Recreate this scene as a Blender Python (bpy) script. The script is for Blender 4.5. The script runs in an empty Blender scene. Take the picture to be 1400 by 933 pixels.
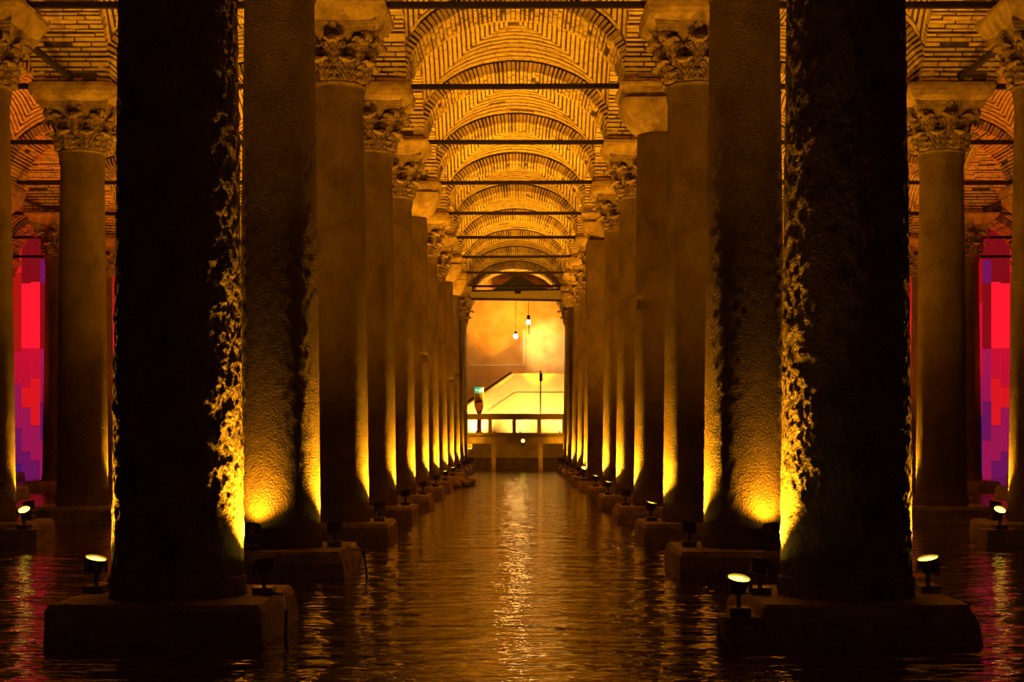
import bpy, math, random
from mathutils import Vector, Matrix, noise

PI = math.pi
scene = bpy.context.scene
COL = scene.collection
rnd = random.Random(7)

# ------------------------------------------------------------------ camera / world / exposure
F_PX, VPX, VPY, CAM_Z = 2098.0, 705.0, 598.0, 1.4
cam_data = bpy.data.cameras.new('camera')
cam = bpy.data.objects.new('camera', cam_data)
COL.objects.link(cam)
cam.location = (0, 0, CAM_Z)
cam.rotation_euler = (PI / 2, 0, 0)
cam_data.sensor_width = 36.0
cam_data.lens = F_PX / 1400 * 36.0
cam_data.shift_x = (700.0 - VPX) / 1400
cam_data.shift_y = (VPY - 466.5) / 1400
cam_data.clip_end = 400
scene.camera = cam

world = bpy.data.worlds.new('world')
scene.world = world
world.use_nodes = True
world.node_tree.nodes['Background'].inputs[0].default_value = (0.9, 0.30, 0.05, 1)
world.node_tree.nodes['Background'].inputs[1].default_value = 0.03

vs = scene.view_settings
vs.view_transform = 'Standard'
vs.look = 'None'
vs.gamma = 1.0
vs.exposure = 0.12
vs.use_curve_mapping = False
try:
    scene.cycles.use_denoising = True
    scene.cycles.max_bounces = 6
    scene.cycles.diffuse_bounces = 4
    scene.cycles.glossy_bounces = 3
    scene.cycles.sample_clamp_indirect = 4.0
    scene.cycles.caustics_reflective = False
    scene.cycles.caustics_refractive = False
except Exception:
    pass

AMBER = (1.0, 0.385, 0.009)
DEEP = (1.0, 0.17, 0.012)
RED = (1.0, 0.045, 0.012)
WARM = (1.0, 0.62, 0.20)
GAIN = 1.35             # overall lamp power


def spot(name, loc, target, power, size=1.6, blend=0.8, radius=0.05, color=AMBER, parent=None):
    l = bpy.data.lights.new(name, 'SPOT')
    l.energy = power * GAIN
    l.color = color
    l.spot_size = size
    l.spot_blend = blend
    l.shadow_soft_size = radius
    o = bpy.data.objects.new(name, l)
    COL.objects.link(o)
    d = Vector(target) - Vector(loc)
    o.rotation_euler = d.to_track_quat('-Z', 'Y').to_euler()
    o.location = loc
    return o


def bulb_light(name, loc, power, radius=0.06, color=WARM):
    l = bpy.data.lights.new(name, 'POINT')
    l.energy = power * GAIN
    l.color = color
    l.shadow_soft_size = radius
    o = bpy.data.objects.new(name, l)
    COL.objects.link(o)
    o.location = loc
    return o


# ------------------------------------------------------------------ materials
def mat(name, ramp, rough=0.8, scale=6.0, bump=0.0, bscale=20.0, stretch=(1, 1, 1), detail=6.0,
        spec=0.3, metallic=0.0, obj_rand=0.0, bdist=0.02, bdetail=6.0):
    m = bpy.data.materials.new(name)
    m.use_nodes = True
    nt = m.node_tree
    b = nt.nodes['Principled BSDF']
    b.inputs['Roughness'].default_value = rough
    b.inputs['Specular IOR Level'].default_value = spec
    b.inputs['Metallic'].default_value = metallic
    tc = nt.nodes.new('ShaderNodeTexCoord')
    mp = nt.nodes.new('ShaderNodeMapping')
    mp.inputs['Scale'].default_value = stretch
    nt.links.new(tc.outputs['Object'], mp.inputs['Vector'])
    n = nt.nodes.new('ShaderNodeTexNoise')
    n.inputs['Scale'].default_value = scale
    n.inputs['Detail'].default_value = detail
    n.inputs['Roughness'].default_value = 0.62
    nt.links.new(mp.outputs['Vector'], n.inputs['Vector'])
    cr = nt.nodes.new('ShaderNodeValToRGB')
    el = cr.color_ramp.elements
    el[0].position, el[0].color = ramp[0][0], (*ramp[0][1], 1)
    el[1].position, el[1].color = ramp[-1][0], (*ramp[-1][1], 1)
    for p, c in ramp[1:-1]:
        e = el.new(p)
        e.color = (*c, 1)
    nt.links.new(n.outputs['Fac'], cr.inputs['Fac'])
    out = cr.outputs['Color']
    if obj_rand:
        oi = nt.nodes.new('ShaderNodeObjectInfo')
        hsv = nt.nodes.new('ShaderNodeHueSaturation')
        mr = nt.nodes.new('ShaderNodeMapRange')
        mr.inputs['To Min'].default_value = 1 - obj_rand
        mr.inputs['To Max'].default_value = 1 + obj_rand
        nt.links.new(oi.outputs['Random'], mr.inputs['Value'])
        nt.links.new(mr.outputs['Result'], hsv.inputs['Value'])
        nt.links.new(out, hsv.inputs['Color'])
        out = hsv.outputs['Color']
    nt.links.new(out, b.inputs['Base Color'])
    if bump:
        n2 = nt.nodes.new('ShaderNodeTexNoise')
        n2.inputs['Scale'].default_value = bscale
        n2.inputs['Detail'].default_value = bdetail
        n2.inputs['Roughness'].default_value = 0.6
        nt.links.new(mp.outputs['Vector'], n2.inputs['Vector'])
        bp = nt.nodes.new('ShaderNodeBump')
        bp.inputs['Strength'].default_value = bump
        bp.inputs['Distance'].default_value = bdist
        nt.links.new(n2.outputs['Fac'], bp.inputs['Height'])
        nt.links.new(bp.outputs['Normal'], b.inputs['Normal'])
    return m


def emit(name, color, strength):
    m = bpy.data.materials.new(name)
    m.use_nodes = True
    b = m.node_tree.nodes['Principled BSDF']
    b.inputs['Base Color'].default_value = (*[c * .5 for c in color], 1)
    b.inputs['Emission Color'].default_value = (*color, 1)
    b.inputs['Emission Strength'].default_value = strength
    return m


M = {}
M['brick'] = mat('brick_old', [(.25, (.32, .22, .12)), (.5, (.56, .43, .26)), (.75, (.70, .56, .36))], .9, 9, .5, 55, obj_rand=.15)
M['joint_shade'] = mat('brick_joint_shade', [(.25, (.07, .04, .022)), (.75, (.19, .125, .07))], .9, 9, .5, 55)  # dark brick colour that paints joint shade into the vaults
M['mortar'] = mat('mortar_old', [(.3, (.04, .026, .014)), (.7, (.13, .09, .055))], .95, 7, .6, 40)
M['shaft'] = mat('column_marble', [(.25, (.12, .073, .044)), (.5, (.25, .17, .108)), (.8, (.37, .265, .17))], .6, 2.2, 1.0, 58,
                 stretch=(1, 1, .8), spec=.35, bdist=.09, bdetail=3.0)
M['shaft_eroded'] = mat('column_eroded', [(.3, (.10, .07, .05)), (.55, (.24, .18, .13)), (.8, (.36, .29, .21))], .6, 5, 1.0, 38,
                        stretch=(1, 1, .8), spec=.4, bdist=.06, bdetail=4.0)
M['capital'] = mat('capital_marble', [(.3, (.13, .082, .05)), (.7, (.42, .31, .19))], .8, 8, .6, 40)
M['impost'] = mat('impost_stone', [(.3, (.20, .13, .075)), (.7, (.54, .40, .25))], .85, 5, .9, 22)
M['plinth'] = mat('plinth_stone', [(.3, (.13, .09, .06)), (.7, (.34, .26, .18))], .55, 6, .8, 30, spec=.5)
M['iron'] = mat('iron_bar', [(.3, (.012, .008, .006)), (.7, (.03, .018, .012))], .7, 20, .3, 60)
M['housing'] = mat('lamp_housing', [(.3, (.08, .06, .04)), (.7, (.16, .12, .08))], .35, 30, metallic=.7, spec=.5)
M['lens'] = emit('lamp_lens', (1.0, .72, .05), 9.0)
M['lens_soft'] = emit('flood_lens', (1.0, .66, .06), 12.0)
M['bulb'] = emit('bulb_glow', (1.0, .90, .62), 14.0)
M['cable'] = mat('black_cable', [(.3, (.01, .008, .006)), (.7, (.02, .016, .012))], .5, 10)
M['plaster'] = mat('stained_plaster', [(.2, (.42, .20, .07)), (.42, (.60, .34, .13)), (.6, (.70, .46, .20)), (.8, (.60, .40, .18))], .9, 1.1, .4, 9)
M['stair'] = mat('pale_render', [(.3, (.62, .50, .30)), (.7, (.74, .64, .42))], .85, 3, .2, 12)
M['concrete'] = mat('deck_concrete', [(.3, (.20, .14, .08)), (.7, (.34, .26, .15))], .8, 3, .3, 15)
M['timber'] = mat('rail_timber', [(.3, (.22, .14, .07)), (.7, (.36, .25, .14))], .7, 6, .2, 20, stretch=(1, 6, 6))
M['dark_wall'] = mat('dark_masonry', [(.3, (.06, .04, .025)), (.7, (.14, .09, .055))], .9, 4, .4, 12)
M['duct'] = mat('pale_sheet', [(.3, (.48, .42, .36)), (.7, (.56, .50, .44))], .6, 2)
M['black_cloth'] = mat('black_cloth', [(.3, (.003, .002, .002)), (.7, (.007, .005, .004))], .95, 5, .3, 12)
M['orange_paint'] = mat('orange_paint', [(.3, (.55, .24, .10)), (.7, (.66, .32, .15))], .6, 3)
M['white_paint'] = mat('white_paint', [(.3, (.75, .74, .70)), (.7, (.82, .80, .76))], .5, 3)
M['green_sign'] = emit('exit_sign_green', (.02, .50, .22), 0.9)
M['white_sign'] = emit('exit_sign_white', (.85, .95, .90), 0.9)
M['picture'] = mat('picture_print', [(.3, (.16, .10, .05)), (.7, (.45, .28, .12))], .5, 9)


def water_material():
    m = bpy.data.materials.new('rippled_water')
    m.use_nodes = True
    nt = m.node_tree
    b = nt.nodes['Principled BSDF']
    b.inputs['Base Color'].default_value = (.085, .040, .010, 1)
    b.inputs['Roughness'].default_value = .03
    b.inputs['IOR'].default_value = 1.55
    tc = nt.nodes.new('ShaderNodeTexCoord')

    def nz(scale, sx, sy, detail):
        mp = nt.nodes.new('ShaderNodeMapping')
        mp.inputs['Scale'].default_value = (sx, sy, 1)
        n = nt.nodes.new('ShaderNodeTexNoise')
        n.inputs['Scale'].default_value = scale
        n.inputs['Detail'].default_value = detail
        n.inputs['Roughness'].default_value = .55
        nt.links.new(tc.outputs['Object'], mp.inputs['Vector'])
        nt.links.new(mp.outputs['Vector'], n.inputs['Vector'])
        return n.outputs['Fac']
    a = nz(2.2, .42, 1.0, 4)
    c = nz(9.0, .35, 1.0, 3)
    ad = nt.nodes.new('ShaderNodeMath')
    ad.operation = 'MULTIPLY_ADD'
    ad.inputs[1].default_value = .16
    nt.links.new(c, ad.inputs[0])
    nt.links.new(a, ad.inputs[2])
    bp = nt.nodes.new('ShaderNodeBump')
    bp.inputs['Strength'].default_value = 1.0
    bp.inputs['Distance'].default_value = .075
    nt.links.new(ad.outputs[0], bp.inputs['Height'])
    nt.links.new(bp.outputs['Normal'], b.inputs['Normal'])
    return m


M['water'] = water_material()


# ------------------------------------------------------------------ helpers
class MB:
    def __init__(self):
        self.v, self.f = [], []

    def add(self, vs, fs):
        n = len(self.v)
        self.v += [tuple(p) for p in vs]
        self.f += [tuple(i + n for i in q) for q in fs]
        return self

    def hexa(self, p, top=True):
        fs = [(0, 3, 2, 1), (0, 1, 5, 4), (1, 2, 6, 5), (2, 3, 7, 6), (3, 0, 4, 7)]
        if top:
            fs.append((4, 5, 6, 7))
        return self.add(p, fs)

    def box(self, x0, x1, y0, y1, z0, z1):
        return self.hexa([(x0, y0, z0), (x1, y0, z0), (x1, y1, z0), (x0, y1, z0), (x0, y0, z1), (x1, y0, z1), (x1, y1, z1), (x0, y1, z1)])

    def bar(self, a, b, r, n=8):
        a, b = Vector(a), Vector(b)
        d = (b - a).normalized()
        u = d.orthogonal().normalized()
        w = d.cross(u)
        vs = []
        for c in (a, b):
            for i in range(n):
                t = 2 * PI * i / n
                vs.append(c + u * math.cos(t) * r + w * math.sin(t) * r)
        fs = [(i, (i + 1) % n, n + (i + 1) % n, n + i) for i in range(n)]
        fs += [tuple(range(n - 1, -1, -1)), tuple(range(n, 2 * n))]
        return self.add(vs, fs)

    def tube(self, pts, r, n=6):
        pts = [Vector(p) for p in pts]
        vs, fs = [], []
        for k, p in enumerate(pts):
            d = (pts[min(k + 1, len(pts) - 1)] - pts[max(k - 1, 0)]).normalized()
            u = d.cross(Vector((.3, .2, .93))).normalized()
            w = d.cross(u)
            for i in range(n):
                t = 2 * PI * i / n
                vs.append(p + u * math.cos(t) * r + w * math.sin(t) * r)
        for k in range(len(pts) - 1):
            for i in range(n):
                fs.append((k * n + i, k * n + (i + 1) % n, (k + 1) * n + (i + 1) % n, (k + 1) * n + i))
        return self.add(vs, fs)

    def lathe(self, prof, n=32, cap=True, disp=None):
        vs, fs = [], []
        for r, z in prof:
            for i in range(n):
                t = 2 * PI * i / n
                rr = r + (disp(t, z, r) if disp else 0)
                vs.append((rr * math.cos(t), rr * math.sin(t), z))
        m = len(prof)
        for k in range(m - 1):
            for i in range(n):
                fs.append((k * n + i, k * n + (i + 1) % n, (k + 1) * n + (i + 1) % n, (k + 1) * n + i))
        if cap:
            fs.append(tuple(range(n - 1, -1, -1)))
            fs.append(tuple(range((m - 1) * n, m * n)))
        return self.add(vs, fs)

    def prism(self, poly, y0, y1):
        """poly in (x,z), extruded along y"""
        n = len(poly)
        vs = [(x, y0, z) for x, z in poly] + [(x, y1, z) for x, z in poly]
        fs = [tuple(range(n)), tuple(range(2 * n - 1, n - 1, -1))]
        fs += [(i, n + i, n + (i + 1) % n, (i + 1) % n) for i in range(n)]
        return self.add(vs, fs)

    def mesh(self, name, material, smooth=False):
        me = bpy.data.meshes.new(name)
        me.from_pydata(self.v, [], self.f)
        me.update()
        import bmesh
        bm = bmesh.new()
        bm.from_mesh(me)
        bmesh.ops.recalc_face_normals(bm, faces=bm.faces)
        bm.to_mesh(me)
        bm.free()
        if smooth:
            me.polygons.foreach_set('use_smooth', [True] * len(me.polygons))
            try:
                me.set_sharp_from_angle(angle=math.radians(40))
            except Exception:
                pass
        if material:
            me.materials.append(M[material])
        return me


def link(name, data, parent=None, loc=(0, 0, 0), rz=0.0, rot=None):
    o = bpy.data.objects.new(name, data)
    COL.objects.link(o)
    if parent:
        o.parent = parent
    o.location = loc
    o.rotation_euler = rot if rot is not None else (0, 0, rz)
    return o


def tag(o, label=None, cat=None, group=None, kind=None):
    if label: o['label'] = label
    if cat: o['category'] = cat
    if group: o['group'] = group
    if kind: o['kind'] = kind
    return o


def px(x, y, d):
    return Vector(((x - VPX) * d / F_PX, d, CAM_Z + (VPY - y) * d / F_PX))


ORD = ['zeroth', 'first', 'second', 'third', 'fourth', 'fifth', 'sixth', 'seventh', 'eighth', 'ninth', 'tenth', 'eleventh', 'twelfth']
S = 4.8


def dk(k):
    return (k + 1.3) * S


def mshift(k):        # tiny plan drift of the outer colonnades
    return -5.0 * dk(k) / F_PX


# ------------------------------------------------------------------ the setting: water, walls
def grid_mesh(x0, x1, y0, y1, nx, ny, z, material):
    mb = MB()
    vs = [(x0 + (x1 - x0) * i / nx, y0 + (y1 - y0) * j / ny, z) for j in range(ny + 1) for i in range(nx + 1)]
    fs = [(j * (nx + 1) + i, j * (nx + 1) + i + 1, (j + 1) * (nx + 1) + i + 1, (j + 1) * (nx + 1) + i) for j in range(ny) for i in range(nx)]
    return mb.add(vs, fs)


fl = MB().box(-24, 24, 2, 74, -.7, -.5).mesh('cistern_floor', 'dark_wall')
tag(link('floor', fl), 'dark stone floor of the cistern under the water', kind='structure')
wm = grid_mesh(-24, 24, 2.2, 72, 4, 8, 0.0, 'water').mesh('water_sheet', 'water')
tag(link('water', wm), 'shallow rippled water reflecting amber and red light', kind='structure')

for nm, x in (('wall_left', -24), ('wall_right', 23.6)):
    tag(link(nm, MB().box(x, x + .4, 2, 74, -.6, 10.2).mesh(nm, 'dark_wall')), 'dark masonry side wall of the cistern', kind='structure')
WALL_D = 68.3
wb = MB().box(-24, 24, WALL_D, WALL_D + .4, -.6, 10.2).mesh('wall_back', 'plaster')
wall_back = tag(link('wall_back', wb), 'stained orange plaster end wall behind the staircase', kind='structure')
# roof slab over the vaults
tag(link('ceiling', MB().box(-24, 24, 2, 74, 9.75, 10.2).mesh('ceiling_slab', 'dark_wall')), 'dark masonry mass above the brick vaults', kind='structure')

# ------------------------------------------------------------------ brick arches and vaults
HP = 0.62              # half width of a pier / arch
A_IN = S / 2 - HP      # half span
SPR, RISE, RING = 7.15, 1.30, 0.20


def arch_stations(n):
    """n+1 parameters along the half ellipse, equal arc length"""
    m = 800
    pts = [(A_IN * math.cos(PI * i / m), RISE * math.sin(PI * i / m)) for i in range(m + 1)]
    L = [0]
    for i in range(m):
        L.append(L[-1] + math.dist(pts[i], pts[i + 1]))
    out, j = [], 0
    for k in range(n + 1):
        t = L[-1] * k / n
        while j < m and L[j] < t - 1e-9:
            j += 1
        out.append(PI * j / m)
    return out


def arch_pt(t, off):
    c, s = math.cos(t), math.sin(t)
    nx, nz = c / A_IN, s / RISE
    l = math.hypot(nx, nz)
    return (A_IN * c + off * nx / l, SPR + RISE * s + off * nz / l)


NV = 62
ST = arch_stations(NV)


def arch_core():
    mb = MB()
    n = 40
    st = arch_stations(n)
    vs, fs = [], []
    for t in st:
        a, b = arch_pt(t, .03), arch_pt(t, RING - .015)
        vs += [(a[0], -HP + .025, a[1]), (a[0], HP - .025, a[1]), (b[0], HP - .025, b[1]), (b[0], -HP + .025, b[1])]
    for k in range(n):
        for i in range(4):
            j = (i + 1) % 4
            fs.append((k * 4 + i, k * 4 + j, k * 4 + 4 + j, k * 4 + 4 + i))
    fs += [(3, 2, 1, 0), (n * 4, n * 4 + 1, n * 4 + 2, n * 4 + 3)]
    return mb.add(vs, fs).mesh('arch_core', 'mortar')


def arch_brick_corners(seed):
    r = random.Random(seed)
    out = []
    for i in range(NV):
        t0, t1 = ST[i], ST[i + 1]
        g = r.choice([.06, .12, .18, .24, .30]) + r.random() * .05
        ta, tb = t0 + (t1 - t0) * g, t1 - (t1 - t0) * (g * .8)
        cuts = [-HP, -HP + .41 + r.uniform(-.09, .09), HP - .41 + r.uniform(-.09, .09), HP] if i % 2 == 0 else \
               [-HP, -HP + .22 + r.uniform(-.07, .07), r.uniform(-.08, .08), HP - .22 + r.uniform(-.07, .07), HP]
        for a, b in zip(cuts[:-1], cuts[1:]):
            if r.random() < .05 and abs(a) < HP - .01 and abs(b) < HP - .01:
                continue                       # a lost brick
            e = r.uniform(-.014, .022)
            ya, yb = a + .012, b - .012
            if a == -HP: ya = a + r.uniform(-.012, .010)
            if b == HP: yb = b + r.uniform(-.010, .012)
            p, q, P, Q = arch_pt(ta, e), arch_pt(tb, e + r.uniform(-.006, .006)), arch_pt(ta, RING), arch_pt(tb, RING)
            out.append([(p[0], ya, p[1]), (q[0], ya, q[1]), (q[0], yb, q[1]), (p[0], yb, p[1]),
                        (P[0], ya, P[1]), (Q[0], ya, Q[1]), (Q[0], yb, Q[1]), (P[0], yb, P[1])])
    return out


ARCH_CORE = arch_core()
ARCH_SETS = [arch_brick_corners(11 + i) for i in range(3)]
ARCH_JOINED = []
for s_ in ARCH_SETS:
    mb = MB()
    for c in s_:
        mb.hexa(c)
    ARCH_JOINED.append(mb.mesh('arch_brick_ring', 'brick'))
_single = {}


def single_bricks(i):
    if i not in _single:
        L = []
        for c in ARCH_SETS[i]:
            ctr = sum((Vector(p) for p in c), Vector()) / 8
            L.append((ctr, MB().hexa([Vector(p) - ctr for p in c]).mesh('arch_brick', 'brick')))
        _single[i] = L
    return _single[i]


arch_no = [0]


def make_arch(x, y, rz, label, detailed):
    i = arch_no[0] % 3
    arch_no[0] += 1
    a = tag(link('brick_arch', ARCH_CORE, None, (x, y, 0), rz), label, 'arch', 'brick arches carrying the vaults', 'structure')
    if detailed:
        for ctr, me in single_bricks(i):
            link('brick', me, a, ctr)
    else:
        tag(link('brick_ring', ARCH_JOINED[i], a), kind='stuff')
    return a


WA = A_IN + .03
ZW, RW = 7.50, 1.17


def ew(u):
    u = min(abs(u) / WA, .9999)
    return ZW + RW * math.sqrt(1 - u * u)


def web_z(x, y):
    u = min(abs(x), abs(y))
    return ew(u) + .24 * (1 - (x / WA) ** 2) * (1 - (y / WA) ** 2)


def make_web_meshes(seed):
    r = random.Random(seed)
    n = 36
    g = [-WA + 2 * WA * math.sin(PI / 2 * (i / n * 2 - 1)) / 2 + WA for i in range(n + 1)]
    g = [WA * math.sin(PI / 2 * (2 * i / n - 1)) for i in range(n + 1)]
    vs = [(x, y, web_z(x, y) + .010) for y in g for x in g]
    fs = [(j * (n + 1) + i, (j + 1) * (n + 1) + i, (j + 1) * (n + 1) + i + 1, j * (n + 1) + i + 1) for j in range(n) for i in range(n)]
    surf = MB().add(vs, fs).mesh('vault_surface', 'mortar')
    mb = MB()
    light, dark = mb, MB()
    for side in (0, 1):
        pitch = (.062, .088)[side]
        nc = int(2 * WA / pitch)
        for k in range(nc):
            mb = dark if side == 0 and k % 3 == 0 else light  # every third course dark, standing in for shaded joint lines
            c0 = -WA + k * pitch + (.004, .012)[side] + r.uniform(0, .008)
            c1 = -WA + (k + 1) * pitch - (.004, .014)[side] - r.uniform(0, .010)
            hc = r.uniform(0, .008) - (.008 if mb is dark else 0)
            cm = (c0 + c1) / 2
            lim = min(abs(cm), WA - .02)
            if lim < .08:
                continue
            u = -lim
            # walk in arc length so bricks keep their length on the steep flanks
            while u < lim - .02:
                L = r.uniform(.24, .36)
                sl = math.hypot(1, (ew(min(abs(u) + .02, WA)) - ew(abs(u))) / .02)
                du = L / max(1, sl)
                v = min(u + du, lim)
                h = hc + r.uniform(-.003, .006)
                lo, hi = u + .004 / sl, v - .005 / sl
                if hi - lo > .02 and r.random() > .01:
                    q = [(lo, c0), (hi, c0), (hi, c1), (lo, c1)] if side == 0 else [(c0, lo), (c0, hi), (c1, hi), (c1, lo)]
                    pb = [(a, b, web_z(a, b) - h) for a, b in q]
                    pt = [(a, b, web_z(a, b) + .05) for a, b in q]
                    mb.hexa(pb + pt, top=False)
                u = v
    return surf, light.mesh('vault_bricks', 'brick'), dark.mesh('vault_joint_shade', 'joint_shade')


WEBS = [make_web_meshes(31), make_web_meshes(57)]
web_no = [0]


def make_bay(x, y, label):
    i = web_no[0] % 2
    rz = (web_no[0] // 2 % 2) * PI
    web_no[0] += 1
    w = tag(link('brick_vault', WEBS[i][0], None, (x, y, 0), rz), label, 'vault', 'brick groin vaults', 'structure')
    tag(link('brick_courses', WEBS[i][1], w), kind='stuff')
    tag(link('joint_shade_courses', WEBS[i][2], w), kind='stuff')
    return w


PIER_ME = MB().box(-HP + .02, HP - .02, -HP + .02, HP - .02, 7.10, 9.0).mesh('pier_core', 'mortar')
LINES = [-16.8, -12.0, -7.2, -2.4, 2.4, 7.2, 12.0, 16.8]


def line_x(x, k):
    return x + (mshift(k) if abs(x) > 3 or k < 3 else 0)


# rows of arches and bays that are needed per aisle (aisle centre -> first, last row)
AISLES = {0.0: (2, 12), -4.8: (2, 12), 4.8: (2, 12), -9.6: (3, 12), 9.6: (3, 12), -14.4: (4, 9), 14.4: (4, 9)}
AN = {0.0: 'over the central channel', 4.8: 'over the first side aisle', 9.6: 'over the second side aisle', 14.4: 'over the third side aisle'}
for ax, (k0, k1) in AISLES.items():
    for k in range(k0, k1 + 1):
        det = (ax == 0.0 and 4 <= k <= 7)
        make_arch(ax, dk(k), 0, 'brick arch %s at the %s column row' % (AN[abs(ax)], ORD[min(k, 12)]) if k < 13 else 'brick arch against the end wall over the central channel', det)
    for k in range(k0, k1 + (1 if ax == 0.0 else 0)):
        make_bay(ax, (dk(k) + dk(k + 1)) / 2, 'brick groin vault %s between the %s and %s column rows' % (AN[abs(ax)], ORD[k], ORD[k + 1] if k < 12 else 'last'))
LN = {2.4: 'beside the central channel', 7.2: 'on the second colonnade', 12.0: 'on the third colonnade', 16.8: 'on the fourth colonnade'}
for lx in LINES:
    k0, k1 = {2.4: (2, 12), 7.2: (2, 12), 12.0: (3, 11), 16.8: (4, 9)}[abs(lx)]
    for k in range(k0, k1):
        det = (abs(lx) == 7.2 and k == 3) or (abs(lx) == 2.4 and k in (3, 4))
        make_arch(lx, (dk(k) + dk(k + 1)) / 2, PI / 2, 'lengthwise brick arch %s between the %s and %s columns' % (LN[abs(lx)], ORD[k], ORD[k + 1]), det)
    for k in range(k0, k1 + 1):
        tag(link('brick_pier', PIER_ME, None, (lx, dk(k), 0)), 'brick pier above the %s column %s' % (ORD[k], LN[abs(lx)]), 'pier', 'piers above the columns', 'structure')

# iron tie rods
ROD = MB().box(-A_IN - .06, A_IN + .06, -.04, .04, -.04, .04).mesh('tie_rod', 'iron')
for ax, (k0, k1) in AISLES.items():
    for k in range(max(k0, 3), min(k1, 11) + 1):
        tag(link('tie_rod', ROD, None, (ax, dk(k), 7.215), rot=(0, rnd.uniform(-.006, .006), 0)),
            'black iron tie rod spanning %s at the %s column row' % (AN[abs(ax)].replace('over ', ''), ORD[k]), 'tie rod', 'iron tie rods')
for lx in LINES:
    if abs(lx) > 16: continue
    for k in range(3, 8):
        tag(link('tie_rod', ROD, None, (lx, (dk(k) + dk(k + 1)) / 2, 7.215), PI / 2),
            'black iron tie rod along the colonnade %s between %s and %s columns' % (LN[abs(lx)], ORD[k], ORD[k + 1]), 'tie rod', 'iron tie rods')

# ------------------------------------------------------------------ columns
Z0, ZC = .27, 6.05      # plinth top, capital bottom


def shaft_mesh(name, rb, rt, z1, n, m, amp, material, joints=(), seed=0, neck=True):
    off = Vector((seed * 13.7, seed * 5.1, seed * 3.3))

    def disp(t, z, r):
        if amp == 0:
            return 0
        p = Vector((math.cos(t) * .45, math.sin(t) * .45, z * .6)) + off
        d = noise.fractal(p * 15, 1.0, 2.0, 4) * .6
        e = noise.noise(p * 2.3 + Vector((7, 1, 2)))
        e2 = noise.noise(Vector((p.x * 26, p.y * 26, p.z * 40)))
        return amp * (d + .5 * e2 * max(0, e + .45)) - amp * max(0, e - .25) * 1.2
    prof = []
    for k in range(m + 1):
        z = Z0 - .01 + (z1 - Z0 + .02) * k / m
        f = max(0.0, (z - Z0) / (z1 - Z0))
        r = rb + (rt - rb) * (f ** 1.25)
        if z < Z0 + .14: r += .02
        if neck and z > z1 - .16: r += .02
        if neck and z > z1 - .05: r += .015
        for j in joints:
            if abs(z - j) < (z1 - Z0) / m * .6: r -= .03
        prof.append((r, z))
    return MB().lathe(prof, n, True, disp).mesh(name, material, True)


def square_shaft(name, h, z1):
    mb = MB()
    mb.box(-h, h, -h, h, Z0 - .01, z1 + .02)
    return mb.mesh(name, 'shaft')


SH = {
    'near': shaft_mesh('shaft_eroded', .465, .395, ZC, 260, 420, .016, 'shaft_eroded', seed=1),
    'near2': shaft_mesh('shaft_eroded', .465, .395, ZC, 260, 420, .016, 'shaft_eroded', seed=2),
    'second': shaft_mesh('shaft_rough', .42, .355, ZC, 150, 200, .006, 'shaft', seed=3),
    'std': shaft_mesh('shaft', .425, .345, ZC, 64, 90, .004, 'shaft', seed=4),
    'std2': shaft_mesh('shaft', .415, .35, ZC, 64, 90, .005, 'shaft', seed=5),
    'plain': shaft_mesh('shaft', .435, .385, 6.43, 64, 90, .003, 'shaft', joints=(3.62,), seed=6, neck=False),
    'plain2': shaft_mesh('shaft', .42, .375, 6.43, 64, 90, .004, 'shaft', joints=(3.2,), seed=8, neck=False),
    'square': square_shaft('pier_shaft', .56, 6.43),
}


def leaf_mesh(w, h, out, tilt):
    nu, nv = 14, 16
    F, B = [], []
    for j in range(nv + 1):
        v = j / nv
        if v < .66:
            zz, oo = v / .66 * h * .93, out * .30 * (v / .66) ** 2
        else:
            a = (v - .66) / .34 * PI * 1.1
            R = out * .42
            zz, oo = h * .93 + R * .8 * math.sin(a), out * .30 + R * (1 - math.cos(a))
        ph = (v * 4.2) % 1.0
        lob = math.sin(PI * min(1, ph * 1.15)) ** .6 if v < .93 else 1
        wid = w * (.72 + .28 * math.sin(min(1, v * 1.25) * PI)) * (.62 + .38 * lob)
        if v > .80:
            wid *= math.sqrt(max(.06, 1 - ((v - .80) / .21) ** 2))
        for i in range(nu + 1):
            u = i / nu * 2 - 1
            sp = abs(u) * 2.6 - v * 4.2
            flute = .024 * math.cos(2 * PI * sp) * min(1, abs(u) * 3)
            rib = .034 * max(0, 1 - abs(u) * 5)
            F.append((u * wid, -(oo + .055 + rib + flute - .035 * u * u), zz))
            B.append((u * wid, -(oo + .008 - .035 * u * u), zz - (.02 if v > .72 else 0)))
    N = len(F)
    q = nu + 1
    fs = []
    for j in range(nv):
        for i in range(nu):
            a = j * q + i
            fs.append((a, a + 1, a + q + 1, a + q))
            fs.append((N + a, N + a + q, N + a + q + 1, N + a + 1))
    for j in range(nv):
        fs.append((j * q, j * q + q, N + j * q + q, N + j * q))
        a = j * q + nu
        fs.append((a, N + a, N + a + q, a + q))
    fs.append(tuple([nv * q + i for i in range(q)] + [N + nv * q + i for i in range(q - 1, -1, -1)]))
    return MB().add(F + B, fs).mesh('leaf', 'capital', False)


LEAF_LO = leaf_mesh(.155, .27, .13, 0)
LEAF_HI = leaf_mesh(.185, .30, .19, 0)


def bell_mesh():
    prof = [(.36, 0), (.385, .01), (.39, .05), (.37, .065), (.37, .12), (.375, .35), (.40, .55), (.46, .68), (.50, .74)]
    return MB().lathe(prof, 40).mesh('bell', 'capital', True)


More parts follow.
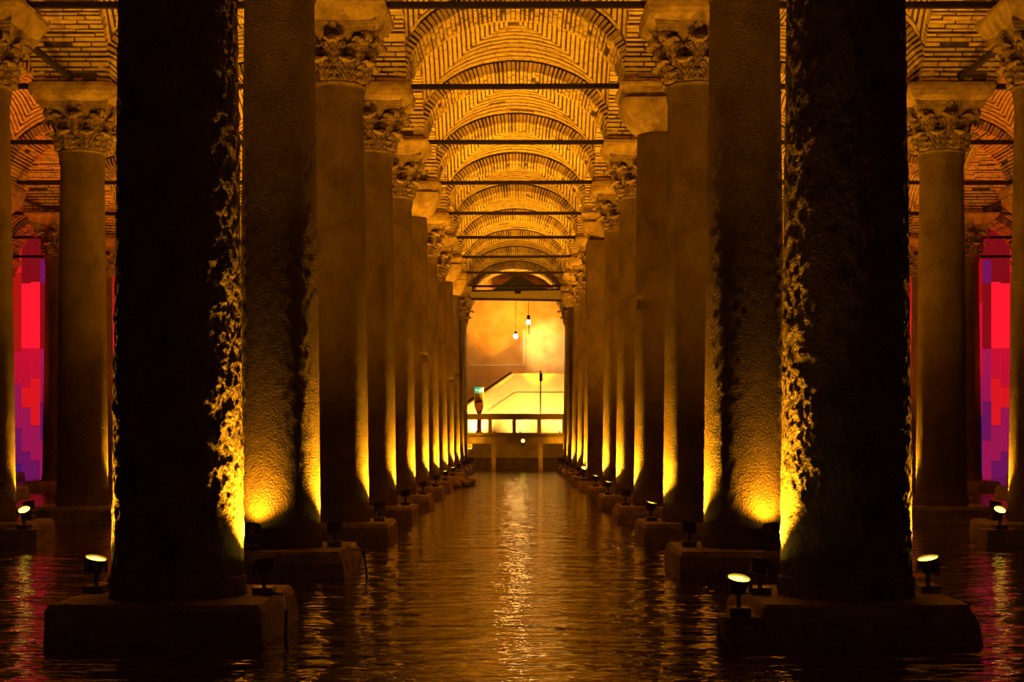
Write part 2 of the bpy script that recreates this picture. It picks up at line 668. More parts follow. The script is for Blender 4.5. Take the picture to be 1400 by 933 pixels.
def abacus_mesh(h=.57):
    poly = []
    n = 10
    for s in range(4):
        a = s * PI / 2
        for i in range(n):
            u = -1 + 2 * i / n
            x, y = u * h, -h * (.86 + .14 * abs(u) ** 2.2)
            poly.append((x * math.cos(a) - y * math.sin(a), x * math.sin(a) + y * math.cos(a)))
    mb = MB()
    N = len(poly)
    levels = [(.93, .70), (.96, .745), (.985, .755), (1.0, .79), (1.02, .80), (1.02, .845)]
    vs = [(x * s, y * s, z) for s, z in levels for x, y in poly]
    fs = [(k * N + i, k * N + (i + 1) % N, (k + 1) * N + (i + 1) % N, (k + 1) * N + i) for k in range(len(levels) - 1) for i in range(N)]
    fs += [tuple(range(N - 1, -1, -1)), tuple(range((len(levels) - 1) * N, len(levels) * N))]
    return mb.add(vs, fs).mesh('abacus', 'capital', False)


def volute_mesh():
    mb = MB()
    # scroll: spiral ribbon in the x-z plane, x outward
    n = 26
    inner, outer = [], []
    for i in range(n + 1):
        t = i / n
        a = PI * .5 - t * PI * 3.4
        r = .095 * (1 - .72 * t)
        outer.append((r * math.cos(a), r * math.sin(a)))
        inner.append(((r - .022) * math.cos(a), (r - .022) * math.sin(a)))
    vs, fs = [], []
    for o, i_ in zip(outer, inner):
        vs += [(o[0], -.055, o[1]), (o[0], .055, o[1]), (i_[0], .045, i_[1]), (i_[0], -.045, i_[1])]
    for k in range(n):
        for i in range(4):
            j = (i + 1) % 4
            fs.append((k * 4 + i, k * 4 + j, k * 4 + 4 + j, k * 4 + 4 + i))
    fs += [(3, 2, 1, 0), (n * 4, n * 4 + 1, n * 4 + 2, n * 4 + 3)]
    mb.add(vs, fs)
    mb.bar((0, -.035, 0), (0, .035, 0), .07, 14)
    mb.tube([(-.02, 0, .09), (-.10, 0, .04), (-.19, 0, -.10), (-.22, 0, -.22)], .045, 6)
    return mb.mesh('volute', 'capital', True)


def fleuron_mesh():
    mb = MB()
    for i in range(5):
        a = i * 2 * PI / 5 + .3
        mb.bar((0, -.02, 0), (.05 * math.cos(a), -.045, .05 * math.sin(a)), .028, 7)
    mb.bar((0, .03, 0), (0, -.06, 0), .035, 10)
    return mb.mesh('fleuron', 'capital', True)


BELL, ABAC, VOL, FLEU = bell_mesh(), abacus_mesh(), volute_mesh(), fleuron_mesh()


def capital_pieces():
    L = []
    for i in range(8):
        a = i * PI / 4 + PI / 8
        L.append(('leaf', LEAF_LO, (.365 * math.sin(a), -.365 * math.cos(a), .06), a))
    for i in range(8):
        a = i * PI / 4
        L.append(('leaf', LEAF_HI, (.375 * math.sin(a), -.375 * math.cos(a), .28), a))
    for i in range(4):
        a = i * PI / 2 + PI / 4
        L.append(('volute', VOL, (.60 * math.cos(a), .60 * math.sin(a), .63), a))
    for i in range(4):
        a = i * PI / 2
        L.append(('fleuron', FLEU, (.49 * math.sin(a), -.49 * math.cos(a), .77), a))
    L.append(('abacus', ABAC, (0, 0, 0), 0))
    return L


CAP_PIECES = capital_pieces()


def joined_capital():
    mb = MB()
    for me, loc, a in [(BELL, (0, 0, 0), 0)] + [(p[1], p[2], p[3]) for p in CAP_PIECES]:
        mx = Matrix.Translation(loc) @ Matrix.Rotation(a, 4, 'Z')
        mb.add([mx @ v.co for v in me.vertices], [tuple(p.vertices) for p in me.polygons])
    return mb.mesh('acanthus_capital', 'capital', True)


CAP_JOINED = joined_capital()


def superround(h, r, n, s):
    """closed ring, s=0 circle of radius r .. s=1 rounded square of half h"""
    out = []
    for i in range(n):
        t = 2 * PI * i / n
        c, d = math.cos(t), math.sin(t)
        k = h / max(abs(c), abs(d))
        k = min(k, h * 1.34)
        rr = r * (1 - s) + k * s
        out.append((rr * c, rr * d))
    return out


def stacked(levels, name, material, smooth=True, n=40):
    mb = MB()
    vs = []
    for (h, r, s, z) in levels:
        vs += [(x, y, z) for x, y in superround(h, r, n, s)]
    m = len(levels)
    fs = [(k * n + i, k * n + (i + 1) % n, (k + 1) * n + (i + 1) % n, (k + 1) * n + i) for k in range(m - 1) for i in range(n)]
    fs += [tuple(range(n - 1, -1, -1)), tuple(range((m - 1) * n, m * n))]
    return mb.add(vs, fs).mesh(name, material, smooth)


CUSHION = stacked([(.40, .40, 0, 0), (.45, .47, .15, .05), (.53, .56, .45, .16), (.60, .64, .75, .28), (.65, .7, .95, .40), (.67, .7, 1, .50)], 'cushion', 'impost')


def rough_block(levels, seed, name, material, amp=.015):
    """levels of (half, z): a rough-hewn square block, subdivided faces pushed by noise"""
    n = 9
    vs = []
    for h, z in levels:
        ring = []
        for s in range(4):
            a = s * PI / 2
            for i in range(n):
                u = -1 + 2 * i / n
                x, y = u * h, -h
                ring.append((x * math.cos(a) - y * math.sin(a), x * math.sin(a) + y * math.cos(a)))
        for x, y in ring:
            q = Vector((x * 3 + seed * 9, y * 3, z * 3))
            d = noise.fractal(q, 1, 2, 3)
            k = max(abs(x), abs(y)) / (h + 1e-9)
            corner = max(0, (min(abs(x), abs(y)) / h) - .8) * .25
            vs.append((x * (1 + amp * d / h - corner * .25), y * (1 + amp * d / h - corner * .25), z + (amp * .4 * d if z < levels[-1][1] else 0)))
    N = 4 * n
    m = len(levels)
    fs = [(k * N + i, k * N + (i + 1) % N, (k + 1) * N + (i + 1) % N, (k + 1) * N + i) for k in range(m - 1) for i in range(N)]
    fs += [tuple(range(N - 1, -1, -1)), tuple(range((m - 1) * N, m * N))]
    return MB().add(vs, fs).mesh(name, material, False)


IMPOST = [rough_block([(.56, 6.87), (.60, 6.92), (.67, 7.02), (.70, 7.08), (.70, 7.14)], 1, 'impost', 'impost', .03),
          rough_block([(.58, 6.87), (.66, 6.93), (.69, 7.0), (.70, 7.08), (.69, 7.14)], 2, 'impost', 'impost', .03),
          rough_block([(.54, 6.87), (.57, 6.90), (.63, 7.0), (.71, 7.10), (.72, 7.14)], 5, 'impost', 'impost', .02)]
PLINTH = [rough_block([(.78, -.5), (.77, -.1), (.76, .12), (.75, .22), (.72, Z0)], 3, 'plinth', 'plinth', .018),
          rough_block([(.79, -.5), (.77, -.1), (.75, .10), (.74, .22), (.71, Z0)], 4, 'plinth', 'plinth', .03),
          rough_block([(.78, -.5), (.78, -.1), (.76, .15), (.72, .24), (.70, Z0)], 6, 'plinth', 'plinth', .03)]

cols_made = {}


def column(x, k, shaft, cap, label, detail=True, var=0, group='columns of the cistern'):
    d = dk(k)
    e = tag(link('stone_column', None, None, (x, d, 0)), label, 'column', group, 'thing')
    rz = rnd.choice([0, 1, 2, 3]) * PI / 2
    link('plinth', PLINTH[var % 3], e, (0, 0, 0), rz)
    link('shaft', SH[shaft], e, (0, 0, 0), 0 if shaft == 'square' else rnd.uniform(-.5, .5))
    if cap == 'acanthus':
        if detail:
            c = link('capital', BELL, e, (0, 0, ZC))
            for nm, me, loc, a in CAP_PIECES:
                link(nm, me, c, loc, a)
        else:
            link('capital', CAP_JOINED, e, (0, 0, ZC))
    else:
        link('capital', CUSHION, e, (0, 0, 6.40))
    link('impost', IMPOST[var % 3], e, (0, 0, 0), rz)
    cols_made[(x, k)] = e
    return e


MAIN = {  # k: (left shaft, left cap, right shaft, right cap)
    1: ('near', 'acanthus', 'near2', 'acanthus'),
    2: ('second', 'acanthus', 'second', 'acanthus'),
    3: ('std', 'acanthus', 'std2', 'acanthus'),
    4: ('std2', 'acanthus', 'plain', 'cushion'),
    5: ('std', 'acanthus', 'std', 'acanthus'),
    6: ('plain2', 'cushion', 'std2', 'acanthus'),
    7: ('std2', 'acanthus', 'square', 'cushion'),
    8: ('std', 'acanthus', 'std', 'acanthus'),
    9: ('std2', 'cushion', 'std2', 'acanthus'),
    10: ('plain', 'cushion', 'std', 'acanthus'),
    11: ('std', 'acanthus', 'plain', 'cushion'),
    12: ('std2', 'acanthus', 'std', 'acanthus'),
}
DESC = {'near': 'dark deeply pitted stone column', 'near2': 'dark deeply pitted stone column', 'second': 'pitted amber stone column',
        'std': 'amber marble column', 'std2': 'amber marble column', 'plain': 'jointed smooth stone column', 'plain2': 'jointed smooth stone column', 'square': 'wide square masonry pier'}
for k, (ls, lc, rs, rc) in MAIN.items():
    for side, sh, cp in ((-1, ls, lc), (1, rs, rc)):
        x = side * 2.4 + (mshift(k) if k < 3 else 0)
        ct = 'acanthus capital' if cp == 'acanthus' else 'plain cushion capital'
        if cp == 'cushion' and sh.startswith('std'):
            sh = 'plain2'
        lab = '%s with %s, %s in a row beside the central channel' % (DESC[sh], ct, ORD[k])
        column(x, k, sh, cp, lab, detail=k <= 6, var=k + (side > 0))
for side in (-1, 1):
    for k in range(3, 10):
        sh, cp = ('plain', 'cushion') if k == 7 else ('std', 'acanthus') if k % 2 else ('std2', 'acanthus')
        column(side * 7.12 + mshift(k), k, sh, cp, '%s with %s, on the second colonnade at the %s row' % (DESC[sh], 'plain cushion capital' if cp == 'cushion' else 'acanthus capital', ORD[k]), detail=k in (3, 4), var=k)
    for k in range(5, 10):
        sh, cp = ('plain2', 'cushion') if k == 6 else ('std', 'acanthus')
        column(side * (11.75 if k == 7 else 12.0) + mshift(k), k, sh, cp, '%s with %s, on the third colonnade at the %s row' % (DESC[sh], 'plain cushion capital' if cp == 'cushion' else 'acanthus capital', ORD[k]), detail=k == 7, var=k + 1)

for side in (-1, 1):
    for k in range(5, 10):
        column(side * 16.8, k, 'std2', 'acanthus', 'amber marble column with acanthus capital, on the fourth colonnade at the %s row' % ORD[k], detail=False, var=k)

# ------------------------------------------------------------------ floodlights at the column bases
HOUSING = MB().lathe([(.030, -.10), (.055, -.095), (.064, -.07), (.070, -.03), (.080, -.02), (.084, .008), (.074, .010), (.072, -.008)], 20).mesh('housing', 'housing', True)
LENS = MB().lathe([(.073, -.012), (.072, -.006), (.045, -.003), (.015, -.002)], 20).mesh('lens', 'lens', True)
BRACKET = MB().box(-.097, -.087, -.012, .012, -.115, -.02).box(.087, .097, -.012, .012, -.115, -.02).box(-.097, .097, -.012, .012, -.125, -.113).bar((0, 0, -.215), (0, 0, -.12), .016, 10).mesh('bracket', 'housing')
FOOT = MB().box(-.07, .07, -.09, .09, .001, .055).mesh('foot', 'housing')


def floodlight(loc, aim, label, power=300, size=1.75, blend=.85, group='amber floodlights at the column bases', lamp=True, scale=1.0, color=AMBER):
    """loc: where the foot stands; aim: direction of the beam"""
    e = tag(link('floodlight', None, None, loc), label, 'floodlight', group, 'thing')
    e.scale = (scale,) * 3
    link('foot', FOOT, e)
    a = Vector(aim).normalized()
    rz = math.atan2(a.y, a.x) + PI / 2
    link('bracket', BRACKET, e, (0, 0, .265), rz)
    q = a.to_track_quat('Z', 'Y').to_euler()
    hz = link('housing', HOUSING, e, (0, 0, .245), rot=q)
    link('lens', LENS, hz)
    p = Vector(loc) + Vector((0, 0, .245 * scale)) + a * .035 * scale
    if lamp:
        spot('flood_beam', p, p + a, power, size, blend, .05, color)
    return e


def fl_row(x, k, side, tilt_y, power, where, dx=.58, dy=0.0, up=1.0, lean=.22, size=1.75):
    d = dk(k)
    loc = (x + side * dx, d + dy, Z0)
    aim = (-side * lean, tilt_y, up)
    lab = 'amber floodlight on the %s of the %s plinth %s' % ('channel side' if (side > 0) == (x < 0) else 'outer side', ORD[k], where)
    return floodlight(loc, aim, lab, power, size)


POW = {1: 650, 2: 540, 3: 560, 4: 720, 5: 950, 6: 1100, 7: 1200, 8: 1200, 9: 1200, 10: 1000, 11: 700, 12: 120}
for k in range(1, 13):
    for side in (-1, 1):
        x = side * 2.4 + (mshift(k) if k < 3 else 0)
        # channel side
        fl_row(x, k, -side, -.12 if (side, k) in ((1, 3), (1, 5), (1, 6), (-1, 7), (-1, 8)) else .16 if k < 5 else .04 if k < 11 else .5, POW[k], 'beside the channel', dy=-.02, dx=.62 if k == 1 else .575 if k != 7 or side < 0 else .66)
        if k <= 9:
            fl_row(x, k, side, -.16 if k == 1 else .35, POW[k] * (.55 if k == 1 else 1.0), 'beside the channel', dy=.10, dx=.67 if k == 7 else .62, size=2.1, lean=.22 if k == 1 else -.15)
for side in (-1, 1):
    # front lamp of the second column
    x = side * 2.4 + mshift(2)
    floodlight((x + side * .18, dk(2) - .57, Z0), (0, .45, 1.0), 'amber floodlight in front of the second column beside the channel, washing its face', 90, 2.3)
    for k in range(3, 10):
        x = side * 7.12 + mshift(k)
        fl_row(x, k, -side, .10, 330, 'on the second colonnade', dy=.22, dx=.55)
    for k in (4, 5, 6):  # red lamps added to tint the outer vaults
        x = side * 12.0 + mshift(k)
        tl = floodlight((x - side * .6, dk(k), Z0), (side * .2, -.1, 1), 'added red floodlight on the plinth of the %s column on the third colonnade' % ORD[k], 450, color=RED)
    # lit floodlight glimpsed low beside the third column of the second colonnade
    p = px(33 if side < 0 else 1367, 697, 19.6)
    link_block = tag(link('lamp_block', MB().box(-.22, .22, -.2, .2, -.4, p.z - .25).mesh('lamp_block', 'plinth'), None, (p.x, p.y, 0)), 'small wet stone block under the floodlight by the second colonnade', 'stone block', 'stone blocks under lamps')
    floodlight((p.x, p.y, p.z - .25), (side * .1, -.55, .8), 'amber floodlight on a small stone block by the second colonnade', 60, 1.6)
    # added unseen red lamps and their blocks, tinting the side vaults and water
    for (rx, ry) in ((14.4, 49.2), (14.4, 40.5), (9.6, 33.0), (9.6, 44.0)):
        wh = '%s side aisle near the %s column row' % ('third' if rx > 10 else 'second', ORD[round(ry / S - 1.3)])
        tag(link('lamp_block', MB().box(-.2, .2, -.2, .2, -.5, .1).mesh('lamp_block', 'plinth'), None, (side * rx, ry, 0)), 'added stone block in the water of the ' + wh, 'stone block', 'stone blocks under lamps')
        floodlight((side * rx, ry, .1), (0, -.15, 1), 'added red floodlight on a block in the ' + wh, 700 if rx > 10 else 420, 2.0, color=RED if rx > 10 else DEEP)
# single lamp on its own block beside the first column of one colonnade
pl = px(1010, 791, 10.4)
tag(link('lamp_block', rough_block([(.14, -.5), (.13, .0), (.13, pl.z - .252)], 8, 'lamp_block', 'plinth', .02), None, (pl.x, pl.y, 0)),
    'rough stone block carrying a bright floodlight beside the first column', 'stone block', 'stone blocks under lamps')
floodlight((pl.x, pl.y, pl.z - .25), (.10, -.26, .9), 'glaring amber floodlight on a rough block beside the first column', 25, 1.2)

# cables hanging from plinths
for i, (pts, lab) in enumerate([
    ([(-1.75, 10.9, .29), (-1.62, 10.75, .30), (-1.585, 10.6, .20), (-1.58, 10.55, .05), (-1.57, 10.5, -.05)], 'black cable drooping from the first plinth into the water'),
    ([(1.40, 10.50, .10), (1.38, 10.45, .12), (1.36, 10.3, .06), (1.40, 10.2, -.04)], 'black cable looping from the lamp block into the water'),
    ([(-1.7, 15.5, .29), (-1.52, 15.3, .27), (-1.48, 15.2, .1), (-1.46, 15.1, -.04)], 'black cable drooping from the second plinth into the water')]):
    tag(link('cable', MB().tube(pts, .012, 6).mesh('cable', 'cable')), lab, 'cable', 'lamp cables')

# loose rocks in the shallows by the far plinths
def rock(seed, r):
    n, m = 14, 9
    vs = []
    for j in range(m + 1):
        ph = PI * j / m
        for i in range(n):
            t = 2 * PI * i / n
            d = Vector((math.sin(ph) * math.cos(t), math.sin(ph) * math.sin(t), math.cos(ph) * .75))
            vs.append(d * r * (1 + .35 * noise.fractal(d * 1.4 + Vector((seed * 7, 0, 0)), 1, 2, 3)))
    fs = [(j * n + i, j * n + (i + 1) % n, (j + 1) * n + (i + 1) % n, (j + 1) * n + i) for j in range(m) for i in range(n)]
    return MB().add(vs, fs).mesh('rock', 'plinth')


for i, (xp, yp, d, r, w) in enumerate([(627, 655, 43.0, .30, 'large'), (641, 650, 44.2, .22, 'small flat'), (618, 660, 42.1, .26, 'mid-sized')]):
    p = px(xp, yp, d)
    tag(link('rock', rock(i + 1, r), None, (p.x, p.y, .10)), '%s wet rock lying in the shallows beside the eighth plinth' % w, 'rock', 'rocks in the shallows')

# ------------------------------------------------------------------ projected colour patchwork in the outer aisles, put in as glowing panels
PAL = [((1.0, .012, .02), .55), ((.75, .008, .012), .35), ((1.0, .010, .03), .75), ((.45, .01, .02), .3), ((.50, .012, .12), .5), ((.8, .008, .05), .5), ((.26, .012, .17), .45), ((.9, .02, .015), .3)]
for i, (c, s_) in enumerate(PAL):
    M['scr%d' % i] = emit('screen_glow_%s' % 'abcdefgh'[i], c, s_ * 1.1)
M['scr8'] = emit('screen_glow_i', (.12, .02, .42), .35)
r2 = random.Random(5)
PW = .31
HAND = {2: [(0, .5, 8), (.5, 1.7, 6), (1.7, 3.2, 4), (3.2, 4.3, 5), (4.3, 6.95, 7), (6.95, 8.5, 0)],
        3: [(0, .9, 6), (.9, 2.4, 4), (2.4, 3.1, 0), (3.1, 4.4, 5), (4.4, 6.6, 2), (6.6, 8.5, 3)],
        4: [(0, .6, 6), (.6, 1.8, 4), (1.8, 3.4, 0), (3.4, 4.4, 5), (4.4, 6.65, 2), (6.65, 8.5, 3)],
        5: [(0, 1.3, 4), (1.3, 2.6, 6), (2.6, 4.4, 4), (4.4, 6.6, 3), (6.6, 7.4, 6), (7.4, 8.5, 3)]}
panel_cache = {}
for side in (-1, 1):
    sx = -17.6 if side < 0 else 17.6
    e = tag(link('projected_light_wall', MB().box(-.06 + min(0, -side * 5.2), .06 + max(0, -side * 5.2), .06, .16, -.3, 8.6).mesh('projection_backing', 'dark_wall'), None, (sx, 51.8, 0)),
            'red and magenta wall projection put in as glowing panels behind the third colonnade', 'screen', 'glowing panels for projected light', 'thing')
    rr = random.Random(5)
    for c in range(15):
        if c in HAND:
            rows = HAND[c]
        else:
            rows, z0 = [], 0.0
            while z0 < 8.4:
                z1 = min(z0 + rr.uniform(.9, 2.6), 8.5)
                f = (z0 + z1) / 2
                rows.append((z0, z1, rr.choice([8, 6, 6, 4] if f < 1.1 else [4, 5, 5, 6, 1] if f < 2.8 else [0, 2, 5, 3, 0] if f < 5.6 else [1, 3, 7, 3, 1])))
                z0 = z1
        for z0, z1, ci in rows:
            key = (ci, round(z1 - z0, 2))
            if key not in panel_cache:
                panel_cache[key] = MB().box(-PW / 2 + .004, PW / 2 - .004, 0, .06, 0, z1 - z0 - .01).mesh('glow_panel', 'scr%d' % ci)
            link('glow_panel', panel_cache[key], e, (-side * (.15 + c * PW), rr.uniform(-.03, .0), z0))

# ------------------------------------------------------------------ end of the channel: deck, stairs, wall lamps
DD = 65.0
dk_e = tag(link('viewing_deck', None, None, (0, DD, 0)), 'raised concrete deck with timber railing at the end of the channel', 'deck', None, 'thing')
zt = px(0, 594, DD).z
link('slab', MB().box(-6.5, 6.5, 0, 2.2, zt - .12, zt).mesh('slab', 'concrete'), dk_e)
link('fascia_beam', MB().box(-6.5, 6.5, -.04, .25, zt - .40, zt - .10).mesh('fascia_beam', 'concrete'), dk_e)
for xp in (-170, 611, 675, 739, 803):
    x = px(xp if xp > 0 else 547, 0, DD).x
    link('post', MB().box(x - .09, x + .09, .02, .20, -.5, zt - .38).mesh('post', 'concrete'), dk_e)
r0, r1 = px(0, 574, DD).z, px(0, 566, DD).z
rail = link('railing', MB().box(-6.5, 6.5, .0, .10, r0, r1).mesh('handrail_board', 'timber'), dk_e)
for xp in (604, 637, 670, 703, 737, 771, 804):
    x = px(xp, 0, DD).x
    link('baluster', MB().box(x - .075, x + .075, .015, .085, zt - .02, r0 + .02).mesh('baluster', 'timber'), rail)
link('bottom_rail', MB().box(-6.5, 6.5, .01, .09, zt + .0, zt + .06).mesh('bottom_rail', 'timber'), rail)
# retaining wall below the deck
rw = tag(link('wall_under_deck', MB().box(-6.8, 6.8, DD + 2.2, DD + 2.4, -.6, zt - .02).mesh('wall_under_deck', 'concrete')), 'dark masonry wall in the gloom beneath the deck', kind='structure')
link('footing', MB().box(-6.8, 6.8, DD + 1.95, DD + 2.2, -.6, .5).mesh('footing', 'dark_wall'), rw)
tag(link('landing', MB().box(-6.8, 6.8, DD + 2.2, WALL_D, zt - .2, zt - .01).mesh('landing', 'concrete')), 'concrete landing between the deck and the end wall', kind='structure')

# staircase
SD = 67.3
P = lambda x, y: (px(x, y, SD).x, px(x, y, SD).z)
st = tag(link('staircase', None, None, (0, 0, 0)), 'pale rendered staircase parapet climbing along the end wall', 'staircase', None, 'thing')
poly = [P(628, 596), P(790, 596), P(790, 513), P(702, 513), P(640, 556), P(628, 562)]
link('parapet', MB().prism(poly, SD, SD + .22).mesh('parapet', 'stair'), st)
poly = [P(660, 567), P(704, 537), P(790, 537), P(790, 541), P(706, 541), P(664, 569)]
link('stringer_band', MB().prism(poly, SD - .03, SD + .01).mesh('stringer_band', 'stair'), st)
poly = [P(636, 556), P(701, 511), P(790, 511), P(790, 514), P(702, 514), P(638, 559)]
link('coping', MB().prism(poly, SD - .05, SD + .27).mesh('coping', 'stair'), st)
a1, b1 = px(640, 549, SD), px(699, 509, SD)
link('handrail', MB().tube([(a1.x, SD + .1, a1.z), (b1.x, SD + .1, b1.z)], .035, 8).mesh('handrail', 'iron'), st)
ns = 12
for i in range(ns):
    f0 = i / ns
    xa = P(640, 0)[0] + (P(702, 0)[0] - P(640, 0)[0]) * f0
    xb = P(640, 0)[0] + (P(702, 0)[0] - P(640, 0)[0]) * (i + 1) / ns
    zz = zt + (P(0, 530)[1] - zt) * (i + 1) / ns
    link('step', MB().box(xa, xb, SD + .22, WALL_D, zt - .02, zz).mesh('step', 'stair'), st)
link('upper_landing', MB().box(P(702, 0)[0], P(790, 0)[0], SD + .22, WALL_D, zt - .02, P(0, 530)[1]).mesh('upper_landing', 'stair'), st)

# pole with a box on the deck
p = px(739, 598, DD + .5)
e = tag(link('pole', None, None, (p.x, DD + .5, zt + .002)), 'tall thin dark pole with a narrow box on top standing on the deck', 'pole', None, 'thing')
hp = px(0, 507, DD + .5).z - zt
link('shaft', MB().bar((0, 0, 0), (0, 0, hp), .028, 10).mesh('pole_shaft', 'iron'), e)
link('box', MB().box(-.05, .09, -.06, .06, hp - .45, hp - .12).mesh('pole_box', 'iron'), e)
link('foot_plate', MB().box(-.14, .14, -.14, .14, 0, .03).mesh('foot_plate', 'iron'), e)

# exit sign stand
p = px(655, 598, DD + 1.2)
e = tag(link('exit_sign_stand', None, None, (p.x, DD + 1.2, zt + .002)), 'green and white exit sign above a framed picture on an orange stand', 'sign', None, 'thing')
zs = lambda y: px(0, y, DD + 1.2).z - zt
link('pedestal', MB().lathe([(.20, 0), (.20, .06), (.10, .12), (.09, zs(566)), (.16, zs(560)), (.20, zs(554)), (.20, zs(551))], 20).mesh('pedestal', 'orange_paint', True), e)
fr = link('picture_frame', MB().box(-.21, .21, -.05, .05, zs(552), zs(529)).mesh('picture_frame', 'white_paint'), e)
link('picture', MB().box(-.18, .18, -.058, -.04, zs(551), zs(538.5)).mesh('picture', 'picture'), fr)
sg = link('exit_panel', MB().box(-.19, .19, -.07, -.045, zs(537.5), zs(530)).mesh('exit_panel', 'green_sign'), e)
zc = (zs(537.5) + zs(530)) / 2
link('arrow', MB().prism([(-.17, zc), (-.11, zc + .05), (-.11, zc + .018), (-.05, zc + .018), (-.05, zc - .018), (-.11, zc - .018), (-.11, zc - .05)], -.076, -.069).mesh('arrow', 'white_sign'), sg)
link('doorway_mark', MB().box(.08, .16, -.076, -.069, zc - .08, zc + .085).mesh('doorway_mark', 'white_sign'), sg)
mb = MB()
mb.bar((.03, -.074, zc + .06), (.03, -.074, zc + .062), .016, 10)
mb.tube([(.03, -.074, zc + .04), (.015, -.074, zc - .01), (.04, -.074, zc - .04), (.02, -.074, zc - .08)], .010, 5)
mb.tube([(.015, -.074, zc - .01), (-.01, -.074, zc - .045), (-.04, -.074, zc - .05)], .010, 5)
mb.tube([(-.02, -.074, zc + .02), (.03, -.074, zc + .03), (.065, -.074, zc + .01)], .008, 5)
link('running_figure', mb.mesh('running_figure', 'white_sign'), sg)

# small picture sign low beside the channel
p = px(642, 611, DD - .1)
e = tag(link('notice_board', MB().box(-.10, .10, -.02, .02, -.11, .11).mesh('notice_board', 'white_paint'), None, (p.x, DD - .06, p.z)), 'small white notice with a dark picture fixed under the deck edge', 'sign', None, 'thing')
link('print', MB().box(-.07, .075, -.026, -.018, -.06, .08).mesh('print', 'picture'), e)

# pale sheet trough under the last arch, with hanger and wires
e = tag(link('cable_trough', None, None, (0, 0, 0)), 'pale sheet metal trough slung across the last arch', 'trough', None, 'thing')
TD = 62.85
T = lambda x, y: (px(x, y, TD).x, px(x, y, TD).z)
link('sheet', MB().prism([T(640, 398.5), T(777, 396.5), T(779, 411.5), T(644, 409)], TD, TD + .25).mesh('trough_sheet', 'duct'), e)
link('top_bar', MB().prism([T(638, 397), T(779, 395), T(779, 397), T(638, 399)], TD - .03, TD + .30).mesh('trough_bar', 'iron'), e)
link('bottom_bar', MB().prism([T(644, 408.5), T(779, 411), T(779, 412), T(644, 410)], TD - .03, TD + .28).mesh('trough_bar', 'iron'), e)
link('bracket', MB().prism([T(704, 396), T(712, 396), T(712, 402), T(704, 402)], TD - .08, TD).mesh('trough_bracket', 'iron'), e)

# dark tent-shaped cloth in the lunette
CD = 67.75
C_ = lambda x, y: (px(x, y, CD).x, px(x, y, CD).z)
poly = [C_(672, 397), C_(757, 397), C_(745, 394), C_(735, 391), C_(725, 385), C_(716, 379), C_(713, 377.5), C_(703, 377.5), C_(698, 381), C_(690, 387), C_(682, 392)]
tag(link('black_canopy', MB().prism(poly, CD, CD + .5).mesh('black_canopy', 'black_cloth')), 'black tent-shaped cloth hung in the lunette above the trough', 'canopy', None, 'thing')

# pendant lamps before the wall
def pendant(xp, yp, d, top_y, label, tall):
    p = px(xp, yp, d)
    ztop = px(0, top_y, d).z - p.z
    e = tag(link('pendant_lamp', None, None, p), label, 'lamp', 'bare bulbs before the end wall', 'thing')
    link('cord', MB().tube([(0, 0, .2), (0, 0, ztop)], .012, 5).mesh('cord', 'cable'), e)
    link('socket', MB().lathe([(.03, .10), (.07, .11), (.075, .30 if tall else .20), (.03, (.32 if tall else .22))], 14).mesh('socket', 'cable', True), e)
    link('bulb', MB().lathe([(.01, -.11), (.06, -.09), (.095, -.02), (.085, .05), (.05, .11)], 16).mesh('bulb', 'bulb', True), e)
    return p, e


b1, _ = pendant(705, 460, 66.4, 360, 'bare bulb in a short socket on a straight cord', False)
b2, b2_lamp = pendant(722.5, 441, 66.4, 360, 'bare bulb in a tall dark socket with a rod below', True)
link('lower_rod', MB().tube([(.02, -.12, .2), (.02, -.12, -.52)], .022, 6).mesh('lower_rod', 'iron'), b2_lamp)
bulb_light('bulb_light', b1 + Vector((0, -.05, -.2)), 90, .25, (1, .50, .10))
spot('bulb_spot', b2 + Vector((0, -.1, -.2)), (b2.x + .9, WALL_D, b2.z - .9), 520, 1.25, 1.0, .06, (1, .74, .30))
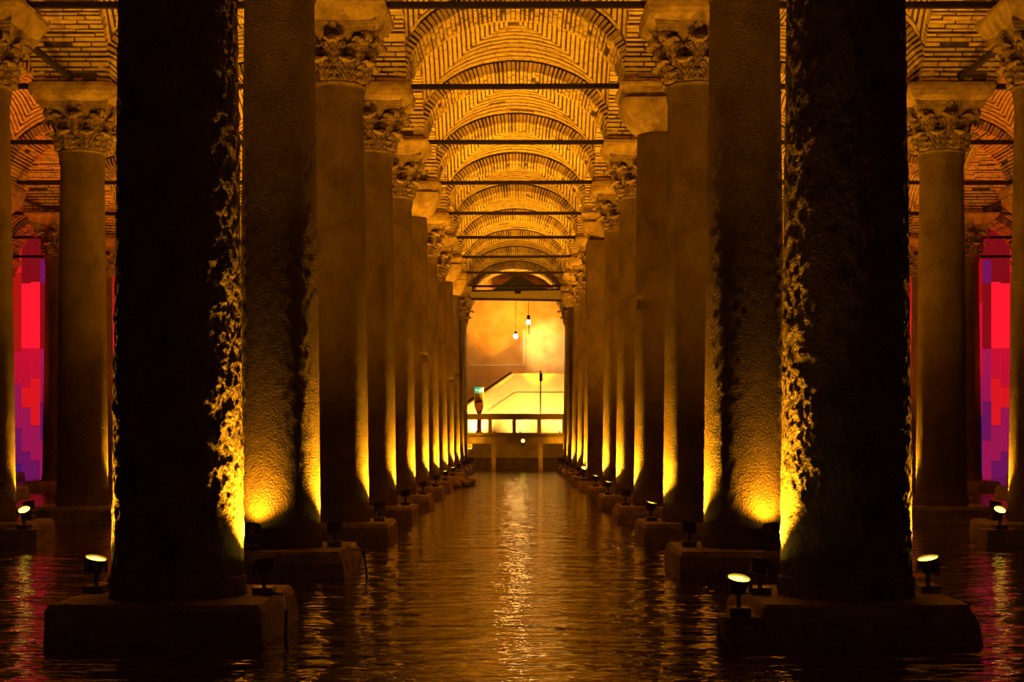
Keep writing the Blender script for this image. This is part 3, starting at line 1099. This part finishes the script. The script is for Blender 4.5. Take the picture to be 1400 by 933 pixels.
# conduit on the wall
c1, c2, c3 = px(642, 500, WALL_D), px(716, 500, WALL_D), px(716, 450, WALL_D)
tag(link('conduit', MB().tube([(c1.x, WALL_D - .03, c1.z), (c2.x, WALL_D - .03, c2.z)], .03, 6).tube([(c2.x, WALL_D - .03, c2.z - .03), (c3.x, WALL_D - .03, c3.z)], .03, 6).mesh('conduit', 'white_paint')),
    'pale conduit running along and up the end wall', 'conduit', None, 'thing')

# added deck lamps, hidden by the railing, that brighten stairs and wall
for x in (-1.7, .2, 1.9):
    floodlight((x, DD + 1.1 if abs(x + 1.7) > .1 else DD + 1.75, zt), (0, .9, .75), 'added amber floodlight hidden on the deck behind the railing, washing the stairs', 360, 2.2, 1.0, 'deck floodlights', color=(1.0, .56, .10), scale=.45)
for x in (-.9, 1.0):  # unseen uplights added to brighten the lunette
    floodlight((x, DD + .7, zt), (0, .28, 1), 'added amber floodlight hidden on the deck, turned up towards the lunette', 2600, .85, .8, 'deck floodlights', scale=.45)
for x in (-2.0, 2.0):
    floodlight((x, 64.3, Z0), (-x * .2, 1, .25), 'amber floodlight behind the twelfth plinth shining under the deck', 60, 2.2, .8, 'deck floodlights')
# the bright lamp on the deck edge shining down the channel
p = px(715, 603, DD - .12)
floodlight((p.x, p.y, p.z - .245), (0, -1, .05), 'glaring floodlight on the deck edge shining along the channel', 0, 1.8, .9, 'deck floodlights', lamp=False)
floodlight((px(798, 0, 44.2).x, 44.0, Z0), (.2, -.5, .75), 'glaring floodlight on the front of the eighth plinth beside the channel', 160, 1.6)
for xp, yp, kk in ((780, 606, 62.2),):
    p = px(xp, yp, kk)
    tag(link('lamp_block', MB().box(-.16, .16, -.14, .14, -.5, p.z - .25).mesh('lamp_block', 'plinth'), None, (p.x, p.y, 0)), 'stone block under a glaring lamp near the %s' % ('deck' if kk > 50 else 'square pier'), 'stone block', 'stone blocks under lamps')
    floodlight((p.x, p.y, p.z - .25), (.2, -.5, .75), 'glaring floodlight on a block near the %s' % ('deck' if kk > 50 else 'square pier'), 120, 1.6)
